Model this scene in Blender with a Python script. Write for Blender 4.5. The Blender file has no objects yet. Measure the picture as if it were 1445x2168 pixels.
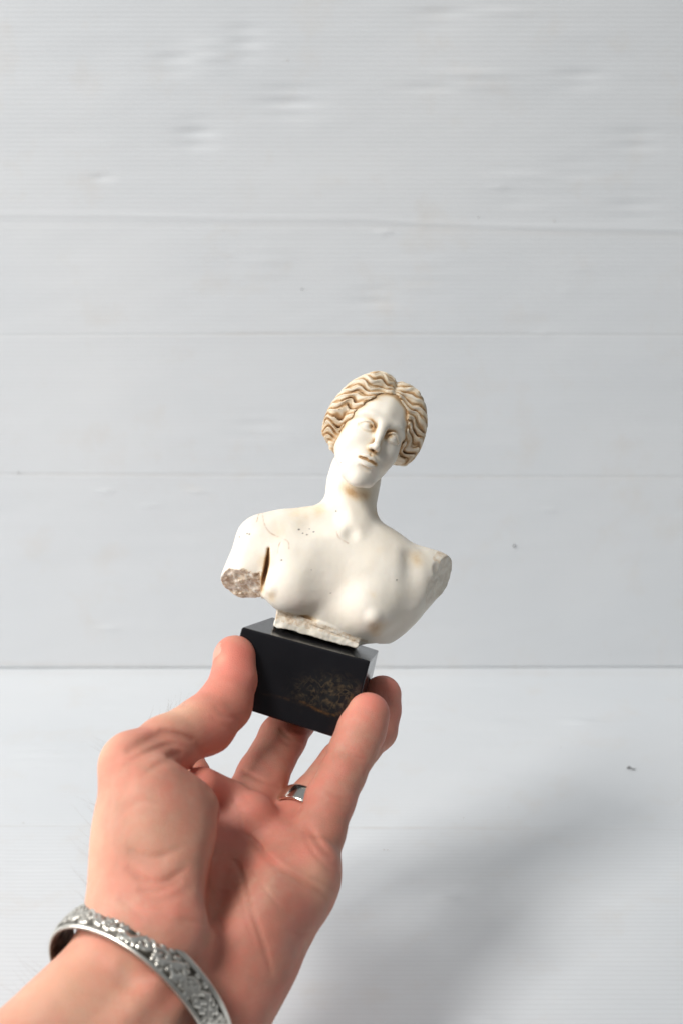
import bpy, math, random
import numpy as np
from mathutils import Vector, Matrix

# ------------------------------------------------------------------ camera
SC = bpy.context.scene
COL = SC.collection
FPX = 3215.0            # focal length in photograph pixels (35 mm lens on a 23.6 mm tall frame)
D0 = 620.0              # camera to statuette, mm
PITCH = math.radians(18.0)
CAM_H = 0.40            # camera above the floor sheet, m

cam_d = bpy.data.cameras.new('camera')
cam = bpy.data.objects.new('camera', cam_d)
COL.objects.link(cam)
cam.location = (0, 0, CAM_H)
cam.rotation_euler = (math.radians(90) - PITCH, 0, 0)
cam_d.sensor_fit = 'VERTICAL'
cam_d.sensor_height = 23.6
cam_d.lens = 35.0
cam_d.clip_start = 0.02
cam_d.clip_end = 50
cam_d.dof.use_dof = True
cam_d.dof.focus_distance = 0.635
cam_d.dof.aperture_fstop = 6.6
SC.camera = cam
CAMM = Matrix.Translation((0, 0, CAM_H)) @ Matrix.Rotation(math.radians(90) - PITCH, 4, 'X')

# ------------------------------------------------------------------ light
SC.view_settings.view_transform = 'Standard'
SC.view_settings.look = 'None'
SC.view_settings.exposure = 0.0
SC.view_settings.gamma = 1.0
W = bpy.data.worlds.new('World')
SC.world = W
W.use_nodes = True
# surroundings: soft daylight, brighter overhead than low down
_t = W.node_tree
_g = _t.nodes.new('ShaderNodeTexCoord')
_s = _t.nodes.new('ShaderNodeSeparateXYZ')
_r = _t.nodes.new('ShaderNodeValToRGB')
_m = _t.nodes.new('ShaderNodeMapRange')
_m.inputs['From Min'].default_value = -1
_m.inputs['From Max'].default_value = 1
_t.links.new(_g.outputs['Generated'], _s.inputs[0])
_t.links.new(_s.outputs['Z'], _m.inputs['Value'])
_t.links.new(_m.outputs[0], _r.inputs['Fac'])
_r.color_ramp.elements[0].position = .40
_r.color_ramp.elements[0].color = (.16, .158, .155, 1)
_r.color_ramp.elements[1].position = 1.0
_r.color_ramp.elements[1].color = (.86, .91, .96, 1)
_t.links.new(_r.outputs['Color'], _t.nodes['Background'].inputs['Color'])
_t.nodes['Background'].inputs['Strength'].default_value = 0.31


def area_light(name, loc, target, size, power, color):
    ld = bpy.data.lights.new(name, 'AREA')
    ld.shape = 'RECTANGLE'
    ld.size, ld.size_y = size
    ld.energy = power
    ld.color = color
    o = bpy.data.objects.new(name, ld)
    COL.objects.link(o)
    o.location = loc
    o.rotation_euler = (Vector(target) - Vector(loc)).to_track_quat('-Z', 'Y').to_euler()
    return o


area_light('window_light', (-1.36, -.74, 2.50), (0.0, 0.60, 0.2), (0.82, 0.82), 73, (1.0, 0.975, 0.945))
area_light('added_side_fill', (-1.5, .30, .70), (0.0, 0.62, 0.2), (1.0, 1.0), 19, (1.0, 0.975, .95))  # unseen soft lamp added off frame at left to shape the bust

# ------------------------------------------------------------------ helpers


def V(px, py, z=0.0):
    """photograph direction (px, py) at z mm in front of the statuette plane -> view-frame mm"""
    k = (D0 - z) / FPX
    return np.array([(px - 722.5) * k, -(py - 1084.0) * k, z], dtype=np.float32)


def VL(pts):
    return [V(*p) for p in pts]


def to_world(P):
    """view-frame mm -> world m"""
    P = np.asarray(P, dtype=np.float64)
    M = np.array(CAMM)
    Q = np.empty_like(P)
    Q[:, 0] = P[:, 0] * .001
    Q[:, 1] = P[:, 1] * .001
    Q[:, 2] = (P[:, 2] - D0) * .001
    return Q @ M[:3, :3].T + M[:3, 3]


def wpt(p):
    return Vector(to_world(np.array([p]))[0])


ORG = {}                        # world position of every placed object


def make_mesh(name, verts_world, faces, mat, parent=None, origin=None, smooth=True, attrs=None):
    verts_world = np.asarray(verts_world, dtype=np.float64)
    if parent is not None:
        origin = ORG[parent.name]
    elif origin is None:
        origin = verts_world.mean(0)
    v = (verts_world - np.asarray(origin)).astype(np.float32)
    me = bpy.data.meshes.new(name)
    F = np.asarray(faces) if not isinstance(faces, list) else None
    if F is not None:
        n = F.shape[1]
        me.vertices.add(len(v))
        me.vertices.foreach_set('co', v.ravel())
        me.loops.add(F.size)
        me.loops.foreach_set('vertex_index', F.astype(np.int32).ravel())
        me.polygons.add(len(F))
        me.polygons.foreach_set('loop_start', np.arange(0, F.size, n, dtype=np.int32))
        me.update(calc_edges=True)
    else:
        me.from_pydata([tuple(map(float, p)) for p in v], [], faces)
    me.polygons.foreach_set('use_smooth', np.full(len(me.polygons), smooth, dtype=bool))
    if attrs:
        for k, a in attrs.items():
            at = me.attributes.new(k, 'FLOAT', 'POINT')
            at.data.foreach_set('value', np.asarray(a, dtype=np.float32))
    me.materials.append(mat)
    o = bpy.data.objects.new(name, me)
    COL.objects.link(o)
    ORG[o.name] = np.asarray(origin, dtype=np.float64)
    if parent is not None:
        o.parent = parent
    else:
        o.location = tuple(map(float, origin))
    return o


def thing(name, label, cat, loc):
    o = bpy.data.objects.new(name, None)
    o.empty_display_size = 0.01
    COL.objects.link(o)
    o.location = loc
    ORG[o.name] = np.array(loc)
    o['label'] = label
    o['category'] = cat
    return o


# ---- implicit surface tools
def f32(a):
    return np.asarray(a, dtype=np.float32)


def smin(a, b, k):
    h = np.clip(.5 + .5 * (b - a) / k, 0, 1)
    return b * (1 - h) + a * h - k * h * (1 - h)


def smax(a, b, k):
    return -smin(-a, -b, k)


def ell(P, c, r, R=None):
    q = P - f32(c)
    if R is not None:
        q = q @ f32(R)
    r = f32(r)
    k0 = np.sqrt(((q / r) ** 2).sum(1)) + 1e-6
    k1 = np.sqrt(((q / (r * r)) ** 2).sum(1)) + 1e-6
    return k0 * (k0 - 1) / k1


def rcone(P, a, b, r1, r2):
    a = f32(a)
    b = f32(b)
    ba = b - a
    pa = P - a
    t = np.clip((pa @ ba) / max(float(ba @ ba), 1e-9), 0, 1)
    d = pa - t[:, None] * ba
    return np.sqrt((d * d).sum(1)) - (r1 + (r2 - r1) * t)


def catmull(pts, n=4):
    pts = [np.asarray(p, dtype=np.float64) for p in pts]
    P = [2 * pts[0] - pts[1]] + pts + [2 * pts[-1] - pts[-2]]
    out = []
    for i in range(1, len(P) - 2):
        for j in range(n):
            t = j / n
            p0, p1, p2, p3 = P[i - 1:i + 3]
            out.append(.5 * ((2 * p1) + (-p0 + p2) * t + (2 * p0 - 5 * p1 + 4 * p2 - p3) * t * t + (-p0 + 3 * p1 - 3 * p2 + p3) * t ** 3))
    out.append(P[-2])
    return np.array(out, dtype=np.float32)


def tube(P, pts, rads, n=3):
    """pts list of xyz, rads list"""
    C = catmull([np.append(p, r) for p, r in zip(pts, rads)], n)
    d = None
    for a, b in zip(C[:-1], C[1:]):
        e = rcone(P, a[:3], b[:3], a[3], b[3])
        d = e if d is None else np.minimum(d, e)
    return d


class Field:
    """a set of points and the distance built up on them; every edit touches only nearby points"""

    def __init__(s, P, d=None):
        s.P = P
        s.d = np.full(len(P), 1e3, dtype=np.float32) if d is None else d

    def _m(s, c, R):
        q = s.P - f32(c)
        return np.nonzero((q * q).sum(1) < R * R)[0]

    def op(s, kind, k, c, R, fn):
        m = s._m(c, R)
        if len(m) == 0:
            return
        e = fn(s.P[m])
        if kind == 'add':
            s.d[m] = smin(s.d[m], e, k)
        elif kind == 'sub':
            s.d[m] = smax(s.d[m], -e, k)
        elif kind == 'disp':
            s.d[m] = s.d[m] + e
        elif kind == 'cut':
            s.d[m] = smax(s.d[m], e, k)

    def ell(s, kind, c, r, k, R=None):
        s.op(kind, k, c, max(r) + 2 * k + 3, lambda P: ell(P, c, r, R))

    def cone(s, kind, a, b, r1, r2, k):
        a, b = f32(a), f32(b)
        s.op(kind, k, (a + b) / 2, float(np.linalg.norm(a - b)) / 2 + max(r1, r2) + 2 * k + 3, lambda P: rcone(P, a, b, r1, r2))

    def tube(s, kind, pts, rads, k, n=3):
        A = f32(pts)
        c = (A.max(0) + A.min(0)) / 2
        s.op(kind, k, c, float(np.linalg.norm(A - c, axis=1).max()) + max(rads) * 1.3 + 2 * k + 3, lambda P: tube(P, pts, rads, n))


def iso_mesh(fn, lo, hi, h, coarse=5, band=None, newton=2):
    """surface of fn(P) = 0 by surface nets on a grid evaluated only near the surface"""
    lo = np.asarray(lo, dtype=np.float32)
    n = np.ceil((np.asarray(hi) - lo) / (h * coarse)).astype(int)
    H = h * coarse
    g = [lo[i] + (np.arange(n[i]) + .5) * H for i in range(3)]
    X = np.stack(np.meshgrid(*g, indexing='ij'), -1).reshape(-1, 3).astype(np.float32)
    dc = fn(X).reshape(n)
    band = H * 2.3 if band is None else band
    act = np.abs(dc) < band
    F = np.repeat(np.repeat(np.repeat(np.where(dc < 0, -1., 1.).astype(np.float32), coarse, 0), coarse, 1), coarse, 2)
    ids = np.argwhere(act)
    off = np.stack(np.meshgrid(*[np.arange(coarse)] * 3, indexing='ij'), -1).reshape(-1, 3)
    I = (ids[:, None, :] * coarse + off[None]).reshape(-1, 3)
    out = np.empty(len(I), dtype=np.float32)
    CH = 400000
    for s in range(0, len(I), CH):
        out[s:s + CH] = fn((lo + (I[s:s + CH] + .5) * h).astype(np.float32))
    F[I[:, 0], I[:, 1], I[:, 2]] = out
    S = F < 0
    cells = None
    for dx in (0, 1):
        for dy in (0, 1):
            for dz in (0, 1):
                b = S[dx:S.shape[0] - 1 + dx, dy:S.shape[1] - 1 + dy, dz:S.shape[2] - 1 + dz]
                cells = b.astype(np.int8) if cells is None else cells + b
    C = np.argwhere((cells > 0) & (cells < 8))
    del cells
    idx = np.full(np.array(S.shape) - 1, -1, dtype=np.int32)
    idx[C[:, 0], C[:, 1], C[:, 2]] = np.arange(len(C))
    acc = np.zeros((len(C), 3), dtype=np.float32)
    cnt = np.zeros(len(C), dtype=np.float32)
    for ax in range(3):
        o1, o2 = [a for a in range(3) if a != ax]
        for i in (0, 1):
            for j in (0, 1):
                A = C.copy()
                A[:, o1] += i
                A[:, o2] += j
                B = A.copy()
                B[:, ax] += 1
                fa = F[A[:, 0], A[:, 1], A[:, 2]]
                fb = F[B[:, 0], B[:, 1], B[:, 2]]
                m = (fa < 0) != (fb < 0)
                t = np.where(m, fa / np.where(m, fa - fb, 1), 0)
                p = A.astype(np.float32)
                p[:, ax] += t
                acc[m] += p[m]
                cnt[m] += 1
    Vv = lo + (acc / cnt[:, None] + .5) * h
    quads = []
    for ax in range(3):
        o1, o2 = [(1, 2), (2, 0), (0, 1)][ax]
        sl0 = [slice(1, s - 1) for s in S.shape]
        sl1 = list(sl0)
        sl0[ax] = slice(0, S.shape[ax] - 1)
        sl1[ax] = slice(1, S.shape[ax])
        a = S[tuple(sl0)]
        b = S[tuple(sl1)]
        E = np.argwhere(a != b)
        base = E.copy()
        for k in range(3):
            if k != ax:
                base[:, k] += 1
        inside = S[base[:, 0], base[:, 1], base[:, 2]]
        q = []
        for u, v in ((-1, -1), (0, -1), (0, 0), (-1, 0)):
            c = base.copy()
            c[:, o1] += u
            c[:, o2] += v
            q.append(idx[c[:, 0], c[:, 1], c[:, 2]])
        q = np.stack(q, 1)
        q[~inside] = q[~inside][:, ::-1]
        quads.append(q)
    Q = np.concatenate(quads)
    Q = Q[(Q >= 0).all(1)]
    for _ in range(newton):
        d, g = grad(fn, Vv, h * .35)
        gn = (g * g).sum(1)
        st = -(d / np.maximum(gn, .3))[:, None] * g
        L = np.sqrt((st * st).sum(1))
        st *= np.minimum(1, h * .5 / np.maximum(L, 1e-6))[:, None]
        Vv = Vv + st
    return Vv.astype(np.float32), Q


def grad(fn, P, e):
    P = P.astype(np.float32)
    d = fn(P)
    g = np.empty_like(P)
    for i in range(3):
        q = P.copy()
        q[:, i] += e
        g[:, i] = (fn(q) - d) / e
    return d, g


def hash3(I, seed=0):
    I = I.astype(np.int64)
    n = (I[:, 0] * 73856093) ^ (I[:, 1] * 19349663) ^ (I[:, 2] * 83492791) ^ (seed * 2654435761)
    n = (n ^ (n >> 13)) * 1274126177 & 0x7fffffff
    n = (n ^ (n >> 16)) & 0xffffff
    return (n / float(0xffffff)).astype(np.float32)


def vnoise(P, s, seed=0):
    """value noise -1..1 at feature size s"""
    q = P / s
    i = np.floor(q).astype(np.int64)
    f = (q - i).astype(np.float32)
    f = f * f * (3 - 2 * f)
    r = 0
    for dx in (0, 1):
        for dy in (0, 1):
            for dz in (0, 1):
                w = (f[:, 0] if dx else 1 - f[:, 0]) * (f[:, 1] if dy else 1 - f[:, 1]) * (f[:, 2] if dz else 1 - f[:, 2])
                r = r + w * hash3(i + np.array([dx, dy, dz]), seed)
    return r * 2 - 1


def fbm(P, s, seed=0, oct=3):
    r, a = 0, 1.
    for o in range(oct):
        r = r + a * vnoise(P, s / 2 ** o, seed + o)
        a *= .5
    return r / 1.75


def seg2d(P, pts, along=False):
    """distance in the picture plane direction (x, y) from P to a polyline of points, mm"""
    d = None
    C = catmull(pts, 4)
    n = len(C) - 1
    for i, (a, b) in enumerate(zip(C[:-1], C[1:])):
        ba = (b - a)[:2]
        pa = P[:, :2] - a[:2]
        t = np.clip((pa @ ba) / max(float(ba @ ba), 1e-9), 0, 1)
        e = pa - t[:, None] * ba
        e = np.sqrt((e * e).sum(1))
        if d is None:
            d, U = e, (i + t) / n
        else:
            U = np.where(e < d, (i + t) / n, U)
            d = np.minimum(d, e)
    return (d, U) if along else d


def rot(rx=0, ry=0, rz=0):
    return np.array((Matrix.Rotation(math.radians(rz), 3, 'Z') @ Matrix.Rotation(math.radians(rx), 3, 'X') @ Matrix.Rotation(math.radians(ry), 3, 'Y')), dtype=np.float32)


# ------------------------------------------------------------------ materials
class NT:
    def __init__(s, name):
        s.m = bpy.data.materials.new(name)
        s.m.use_nodes = True
        s.t = s.m.node_tree
        s.b = s.t.nodes['Principled BSDF']
        s.co = s.t.nodes.new('ShaderNodeTexCoord')

    def n(s, kind, **kw):
        x = s.t.nodes.new('ShaderNode' + kind)
        for k, v in kw.items():
            if isinstance(v, bpy.types.NodeSocket):
                s.t.links.new(v, x.inputs[k] if not k.startswith('i') or not k[1:].isdigit() else x.inputs[int(k[1:])])
            elif k.startswith('i') and k[1:].isdigit():
                x.inputs[int(k[1:])].default_value = v
            elif k in x.inputs:
                x.inputs[k].default_value = v
            else:
                setattr(x, k, v)
        return x

    def link(s, a, b):
        s.t.links.new(a, s.b.inputs[b] if isinstance(b, str) else b)

    def noise(s, scale, detail=3, rough=.5, vec=None, dist=0.):
        x = s.n('TexNoise', Scale=scale, Detail=detail, Roughness=rough, Distortion=dist)
        s.t.links.new(vec or s.co.outputs['Object'], x.inputs['Vector'])
        return x.outputs['Fac']

    def ramp(s, fac, stops, interp='LINEAR'):
        x = s.n('ValToRGB')
        s.t.links.new(fac, x.inputs['Fac'])
        x.color_ramp.interpolation = interp
        el = x.color_ramp.elements
        while len(el) < len(stops):
            el.new(.5)
        for e, (p, c) in zip(el, stops):
            e.position = p
            e.color = (*c, 1) if len(c) == 3 else c
        return x.outputs['Color']

    def mix(s, fac, a, b, mode='MIX'):
        x = s.n('Mix', data_type='RGBA', blend_type=mode)
        for v, i in ((fac, 0), (a, 6), (b, 7)):
            if isinstance(v, bpy.types.NodeSocket):
                s.t.links.new(v, x.inputs[i])
            elif i == 0:
                x.inputs[0].default_value = v
            else:
                x.inputs[i].default_value = (*v, 1)
        return x.outputs[2]

    def math(s, op, a, b=0., c=None, clamp=False):
        x = s.n('Math', operation=op, use_clamp=clamp)
        for v, i in ((a, 0), (b, 1), (c, 2)):
            if v is None:
                continue
            if isinstance(v, bpy.types.NodeSocket):
                s.t.links.new(v, x.inputs[i])
            else:
                x.inputs[i].default_value = v
        return x.outputs[0]

    def attr(s, name):
        return s.n('Attribute', attribute_name=name).outputs['Fac']

    def bump(s, h, strength=.3, dist=.0005, normal=None):
        x = s.n('Bump', Strength=strength, Distance=dist)
        s.t.links.new(h, x.inputs['Height'])
        if normal is not None:
            s.t.links.new(normal, x.inputs['Normal'])
        return x.outputs['Normal']


def mat_plaster():
    t = NT('cast_plaster')
    pat = t.attr('patina')
    stain = t.attr('stain')
    speck = t.attr('speck')
    raw = t.attr('raw')
    big = t.noise(70, 3)
    fine = t.noise(900, 4, .6)
    base = t.ramp(big, [(.3, (.85, .785, .67)), (.7, (.88, .83, .735))])
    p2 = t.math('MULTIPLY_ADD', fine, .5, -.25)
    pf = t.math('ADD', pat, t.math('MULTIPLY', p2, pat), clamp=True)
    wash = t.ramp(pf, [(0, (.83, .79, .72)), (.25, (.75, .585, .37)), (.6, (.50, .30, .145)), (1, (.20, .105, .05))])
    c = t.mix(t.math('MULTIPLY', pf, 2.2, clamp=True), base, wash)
    rawc = t.ramp(t.noise(330, 5, .7), [(.27, (.27, .165, .09)), (.38, (.56, .41, .27)), (.50, (.73, .60, .45)), (.60, (.85, .79, .69))])
    c = t.mix(t.math('MULTIPLY', raw, t.math('MULTIPLY_ADD', t.noise(900, 3, .6), .8, .45), clamp=True), c, rawc)
    c = t.mix(t.math('MULTIPLY', stain, .75, clamp=True), c, (.45, .24, .14))
    c = t.mix(speck, c, (.06, .055, .055))
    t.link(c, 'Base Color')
    t.b.inputs['Roughness'].default_value = .52
    t.b.inputs['Specular IOR Level'].default_value = .35
    t.b.inputs['Subsurface Weight'].default_value = .15
    t.b.inputs['Subsurface Radius'].default_value = (.0012, .0009, .0006)
    t.b.inputs['Subsurface Scale'].default_value = 1
    t.link(t.bump(fine, .06, .0002), 'Normal')
    return t.m


def mat_skin():
    t = NT('skin')
    red = t.attr('red')
    cr = t.attr('crease')
    pale = t.attr('pale')
    n1 = t.noise(55, 4, .6)
    n2 = t.noise(260, 3, .6)
    c = t.ramp(n1, [(.28, (.47, .225, .155)), (.72, (.65, .36, .26))])
    c = t.mix(t.math('MULTIPLY_ADD', n2, 1.6, -.62, clamp=True), c, (.64, .23, .165))
    c = t.mix(t.math('MULTIPLY_ADD', t.noise(32, 3), 2.2, -1.2, clamp=True), c, (.47, .30, .27))
    c = t.mix(red, c, (.86, .215, .165))
    c = t.mix(pale, c, (.90, .56, .38))
    c = t.mix(t.math('MULTIPLY', cr, .6), c, (.46, .17, .11))
    t.link(c, 'Base Color')
    t.b.inputs['Roughness'].default_value = .55
    t.b.inputs['Specular IOR Level'].default_value = .30
    t.b.inputs['Subsurface Weight'].default_value = .35
    t.b.inputs['Subsurface Radius'].default_value = (.0040, .0014, .0007)
    t.b.inputs['Subsurface Scale'].default_value = 1
    vor = t.n('TexVoronoi', Scale=1300.)
    t.t.links.new(t.co.outputs['Object'], vor.inputs['Vector'])
    vor.feature = 'DISTANCE_TO_EDGE'
    h = t.math('ADD', t.math('MULTIPLY', t.math('MINIMUM', vor.outputs['Distance'], .25), 2.2), t.noise(260, 4))
    t.link(t.bump(h, .34, .0004), 'Normal')
    return t.m


def mat_nail():
    t = NT('nail')
    t.b.inputs['Base Color'].default_value = (.76, .37, .28, 1)
    t.b.inputs['Roughness'].default_value = .32
    t.b.inputs['Subsurface Weight'].default_value = .2
    t.b.inputs['Subsurface Radius'].default_value = (.002, .001, .0006)
    t.b.inputs['Subsurface Scale'].default_value = 1
    return t.m


def mat_stone():
    t = NT('black_onyx')
    vm = t.attr('vein')
    w = t.noise(160, 6, .62, dist=1.2)
    vein = t.math('SUBTRACT', 1., t.math('MULTIPLY', t.math('ABSOLUTE', t.math('SUBTRACT', w, .5)), 16.), clamp=True)
    v2 = t.noise(600, 3)
    gate = t.math('MULTIPLY', vein, t.math('MULTIPLY_ADD', v2, 3., -1.1, clamp=True), clamp=True)
    patch = t.math('MULTIPLY', t.math('MULTIPLY', gate, vm), .8)
    c = t.mix(t.math('MULTIPLY', t.noise(90, 3), .8), (.008, .008, .010), (.016, .016, .019))
    c = t.mix(t.math('MULTIPLY', vm, t.math('MULTIPLY_ADD', t.noise(240, 4), 1.6, -.6, clamp=True)), c, (.040, .040, .036))
    c = t.mix(patch, c, (.15, .11, .06))
    dust = t.math('MULTIPLY_ADD', t.noise(1400, 4, .75), 6., -4.0, clamp=True)
    c = t.mix(t.math('MULTIPLY', dust, .5), c, (.10, .10, .10))
    c = t.mix(t.math('MULTIPLY', t.attr('line'), t.math('MULTIPLY_ADD', t.noise(420, 4, .7), 3.2, -1.3, clamp=True)), c, (.17, .085, .025))
    t.link(c, 'Base Color')
    r = t.math('MULTIPLY_ADD', t.noise(200, 4), .12, .13)
    t.link(r, 'Roughness')
    t.b.inputs['Specular IOR Level'].default_value = .36
    return t.m


def mat_silver(name, rough, ornate):
    t = NT(name)
    t.b.inputs['Metallic'].default_value = 1
    n = t.noise(300, 3)
    c = t.ramp(n, [(.3, (.76, .72, .64)), (.7, (.88, .85, .78))])
    if ornate:
        a = t.attr('tarnish')
        c = t.mix(t.math('MULTIPLY', a, t.math('MULTIPLY_ADD', t.noise(180, 3), 1.2, .3), clamp=True), c, (.075, .068, .055))
        t.link(t.math('MULTIPLY_ADD', a, .35, rough), 'Roughness')
    else:
        t.b.inputs['Roughness'].default_value = rough
    t.link(c, 'Base Color')
    return t.m


def mat_sheet(name, pitch, axis):
    """white twin-wall plastic sheet: ribs show as faint regular lines"""
    t = NT(name)
    sep = t.n('SeparateXYZ')
    t.t.links.new(t.co.outputs['Object'], sep.inputs[0])
    ph = t.math('MULTIPLY', sep.outputs[axis], 2 * math.pi / pitch)
    wob = t.math('MULTIPLY', t.noise(7, 2), .9)
    s = t.math('SINE', t.math('ADD', ph, wob))
    s01 = t.math('MULTIPLY_ADD', s, .5, .5)
    sharp = t.math('POWER', s01, 2.2)
    mp = t.n('Mapping')
    mp.inputs['Scale'].default_value = (.25, 1, 1) if axis == 'Z' else (.25, 1, 1)
    t.t.links.new(t.co.outputs['Object'], mp.inputs['Vector'])
    str_ = t.noise(120, 3, .6, vec=mp.outputs[0])
    base = t.ramp(t.noise(4.4, 3), [(.35, (.625, .652, .675)), (.65, (.67, .69, .705))])
    c = t.mix(t.math('MULTIPLY', sharp, .20), base, (.53, .545, .56))
    # grime
    g1 = t.math('MULTIPLY_ADD', t.noise(28, 5, .65), 3.2, -1.75, clamp=True)
    c = t.mix(t.math('MULTIPLY', g1, .55), c, (.60, .57, .53))
    g2 = t.math('MULTIPLY_ADD', str_, 4., -2.5, clamp=True)
    c = t.mix(t.math('MULTIPLY', g2, .12), c, (.62, .60, .57))
    c = t.mix(t.math('MULTIPLY', t.attr('dirt'), t.math('MULTIPLY_ADD', t.noise(90, 4), 1.6, -.2, clamp=True), clamp=True), c, (.45, .38, .31))
    c = t.mix(t.attr('speck'), c, (.10, .095, .09))
    t.link(c, 'Base Color')
    t.b.inputs['Roughness'].default_value = .42
    t.b.inputs['Specular IOR Level'].default_value = .4
    hh = t.math('ADD', t.math('MULTIPLY', s01, -.5), t.math('MULTIPLY', t.noise(80, 3), .6))
    t.link(t.bump(hh, .25, .0003), 'Normal')
    return t.m

# ------------------------------------------------------------------ setting: two white fluted sheets
JOINT_Y = CAM_H / math.tan(PITCH + math.atan(331 / FPX))
LEAN = math.radians(3)
PITCH_WALL, PITCH_FLOOR = .0027, .0034


def ray(px, py):
    d = CAMM.to_3x3() @ Vector(((px - 722.5) / FPX, -(py - 1084) / FPX, -1))
    return d


def on_floor(px, py):
    d = ray(px, py)
    t = -CAM_H / d.z
    return d.x * t, d.y * t


def on_wall(px, py):
    """(across, up the leaning sheet)"""
    d = ray(px, py)
    # plane: y = JOINT_Y + s*sin(LEAN), z = s*cos(LEAN)
    n = Vector((0, math.cos(LEAN), -math.sin(LEAN)))
    o = Vector((0, 0, CAM_H))
    t = (Vector((0, JOINT_Y, 0)) - o).dot(n) / d.dot(n)
    p = o + d * t
    return p.x, p.z / math.cos(LEAN)


def sheet(name, u0, u1, v0, v1, nu, nv, frame, pitch, dents, ridges, dirts, specks, mat, thick=.004, seed=3):
    """frame(u, v, h) -> world; h is height off the sheet towards the viewer"""
    u = np.linspace(u0, u1, nu)
    v = np.linspace(v0, v1, nv)
    UU, VV = np.meshgrid(u, v)
    P = np.stack([UU.ravel(), VV.ravel(), 0 * UU.ravel()], 1).astype(np.float32)
    h = .0011 * vnoise(P * [.5, 1, 1], .17, seed) + .00028 * vnoise(P * [.35, 1, 1], .025, seed + 1) + .00010 * vnoise(P * [.3, 1, 1], .007, seed + 2)
    rib = np.cos(P[:, 1] * 2 * math.pi / pitch)
    h = h + .00003 * rib
    for (du, dv, ru, rv, a) in dents:
        e = np.exp(-(((P[:, 0] - du) / ru) ** 2 + ((P[:, 1] - dv) / rv) ** 2))
        h = h + .3 * a * e * (1 + .35 * np.sin(P[:, 1] * 2 * math.pi / (pitch * 3.1)))
    for pts, w, a in ridges:
        vv = np.interp(P[:, 0], [p[0] for p in pts], [p[1] for p in pts])
        h = h + .5 * a * np.exp(-((P[:, 1] - vv) / (w * .5)) ** 2)
    dirt = np.zeros(len(P), dtype=np.float32)
    for pts, w, a in dirts:
        vv = np.interp(P[:, 0], [p[0] for p in pts], [p[1] for p in pts])
        aa = np.interp(P[:, 0], [p[0] for p in pts], [p[2] for p in pts])
        dirt += a * aa * np.exp(-((P[:, 1] - vv) / (w * .5)) ** 2)
    front = frame(P[:, 0], P[:, 1], h)
    back = frame(P[:, 0], P[:, 1], 0 * h - thick)
    i = np.arange(nu * nv).reshape(nv, nu)
    q = np.stack([i[:-1, :-1], i[:-1, 1:], i[1:, 1:], i[1:, :-1]], -1).reshape(-1, 4)
    n = nu * nv
    loop = np.concatenate([i[0, :], i[1:, -1], i[-1, -2::-1], i[-2:0:-1, 0]])
    lb = np.arange(len(loop)) + n
    nx = np.roll(loop, -1)
    nb = np.roll(lb, -1)
    side = np.stack([loop, lb, nb, nx], 1)
    Vw = np.concatenate([front, back[loop]])
    o = make_mesh(name, Vw, np.concatenate([q, side]), mat, origin=(0, 0, 0),
                  attrs={'dirt': np.concatenate([dirt, np.zeros(len(loop))]), 'speck': np.zeros(len(Vw))})
    o['kind'] = 'structure'
    return o


def wall_frame(u, v, h):
    return np.stack([u, JOINT_Y + v * math.sin(LEAN) - h * math.cos(LEAN), v * math.cos(LEAN) + h * math.sin(LEAN) + 0 * u], 1)


def floor_frame(u, v, h):
    return np.stack([u, v, h + 0 * u], 1)


def wl(*pp):
    return [on_wall(x, y) for x, y in pp]


def wl3(*pp):
    return [(*on_wall(x, y), a) for x, y, a in pp]


def dent(px, py, rx, ry, a):
    u, v = on_wall(px, py)
    return (u, v, rx * .00028, ry * .00028, a)


wall_dents = [dent(418, 285, 38, 30, -.0028), dent(612, 215, 60, 36, -.0026), dent(520, 85, 34, 40, -.0022), dent(372, 125, 40, 30, -.0018),
              dent(445, 120, 44, 30, .0016), dent(215, 378, 16, 9, -.0022), dent(790, 632, 45, 26, -.0018), dent(560, 560, 50, 45, .0010),
              dent(1000, 165, 90, 26, .0020), dent(910, 185, 60, 20, -.0018), dent(1230, 165, 46, 20, -.0022), dent(1345, 300, 46, 30, -.0020),
              dent(1120, 380, 80, 30, .0014), dent(1210, 360, 60, 26, -.0014), dent(1340, 440, 56, 32, -.0018), dent(930, 30, 50, 26, -.0018),
              dent(1070, 20, 60, 22, .0016), dent(1090, 420, 50, 30, -.0012), dent(540, 900, 60, 34, -.0012), dent(890, 590, 80, 40, .0008),
              dent(811, 492, 8, 7, .0018), dent(226, 1040, 9, 6, .0018), dent(420, 1041, 13, 6, .0014), dent(320, 1071, 12, 6, .0016),
              dent(1162, 1079, 12, 6, .0016), dent(896, 480, 8, 6, .0012), dent(1148, 708, 10, 7, .0016), dent(1200, 620, 7, 14, .0010),
              dent(1222, 570, 9, 6, .0010), dent(195, 1160, 20, 14, .0008), dent(230, 1330, 16, 9, .0012), dent(1050, 395, 8, 6, .0014)]
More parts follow.
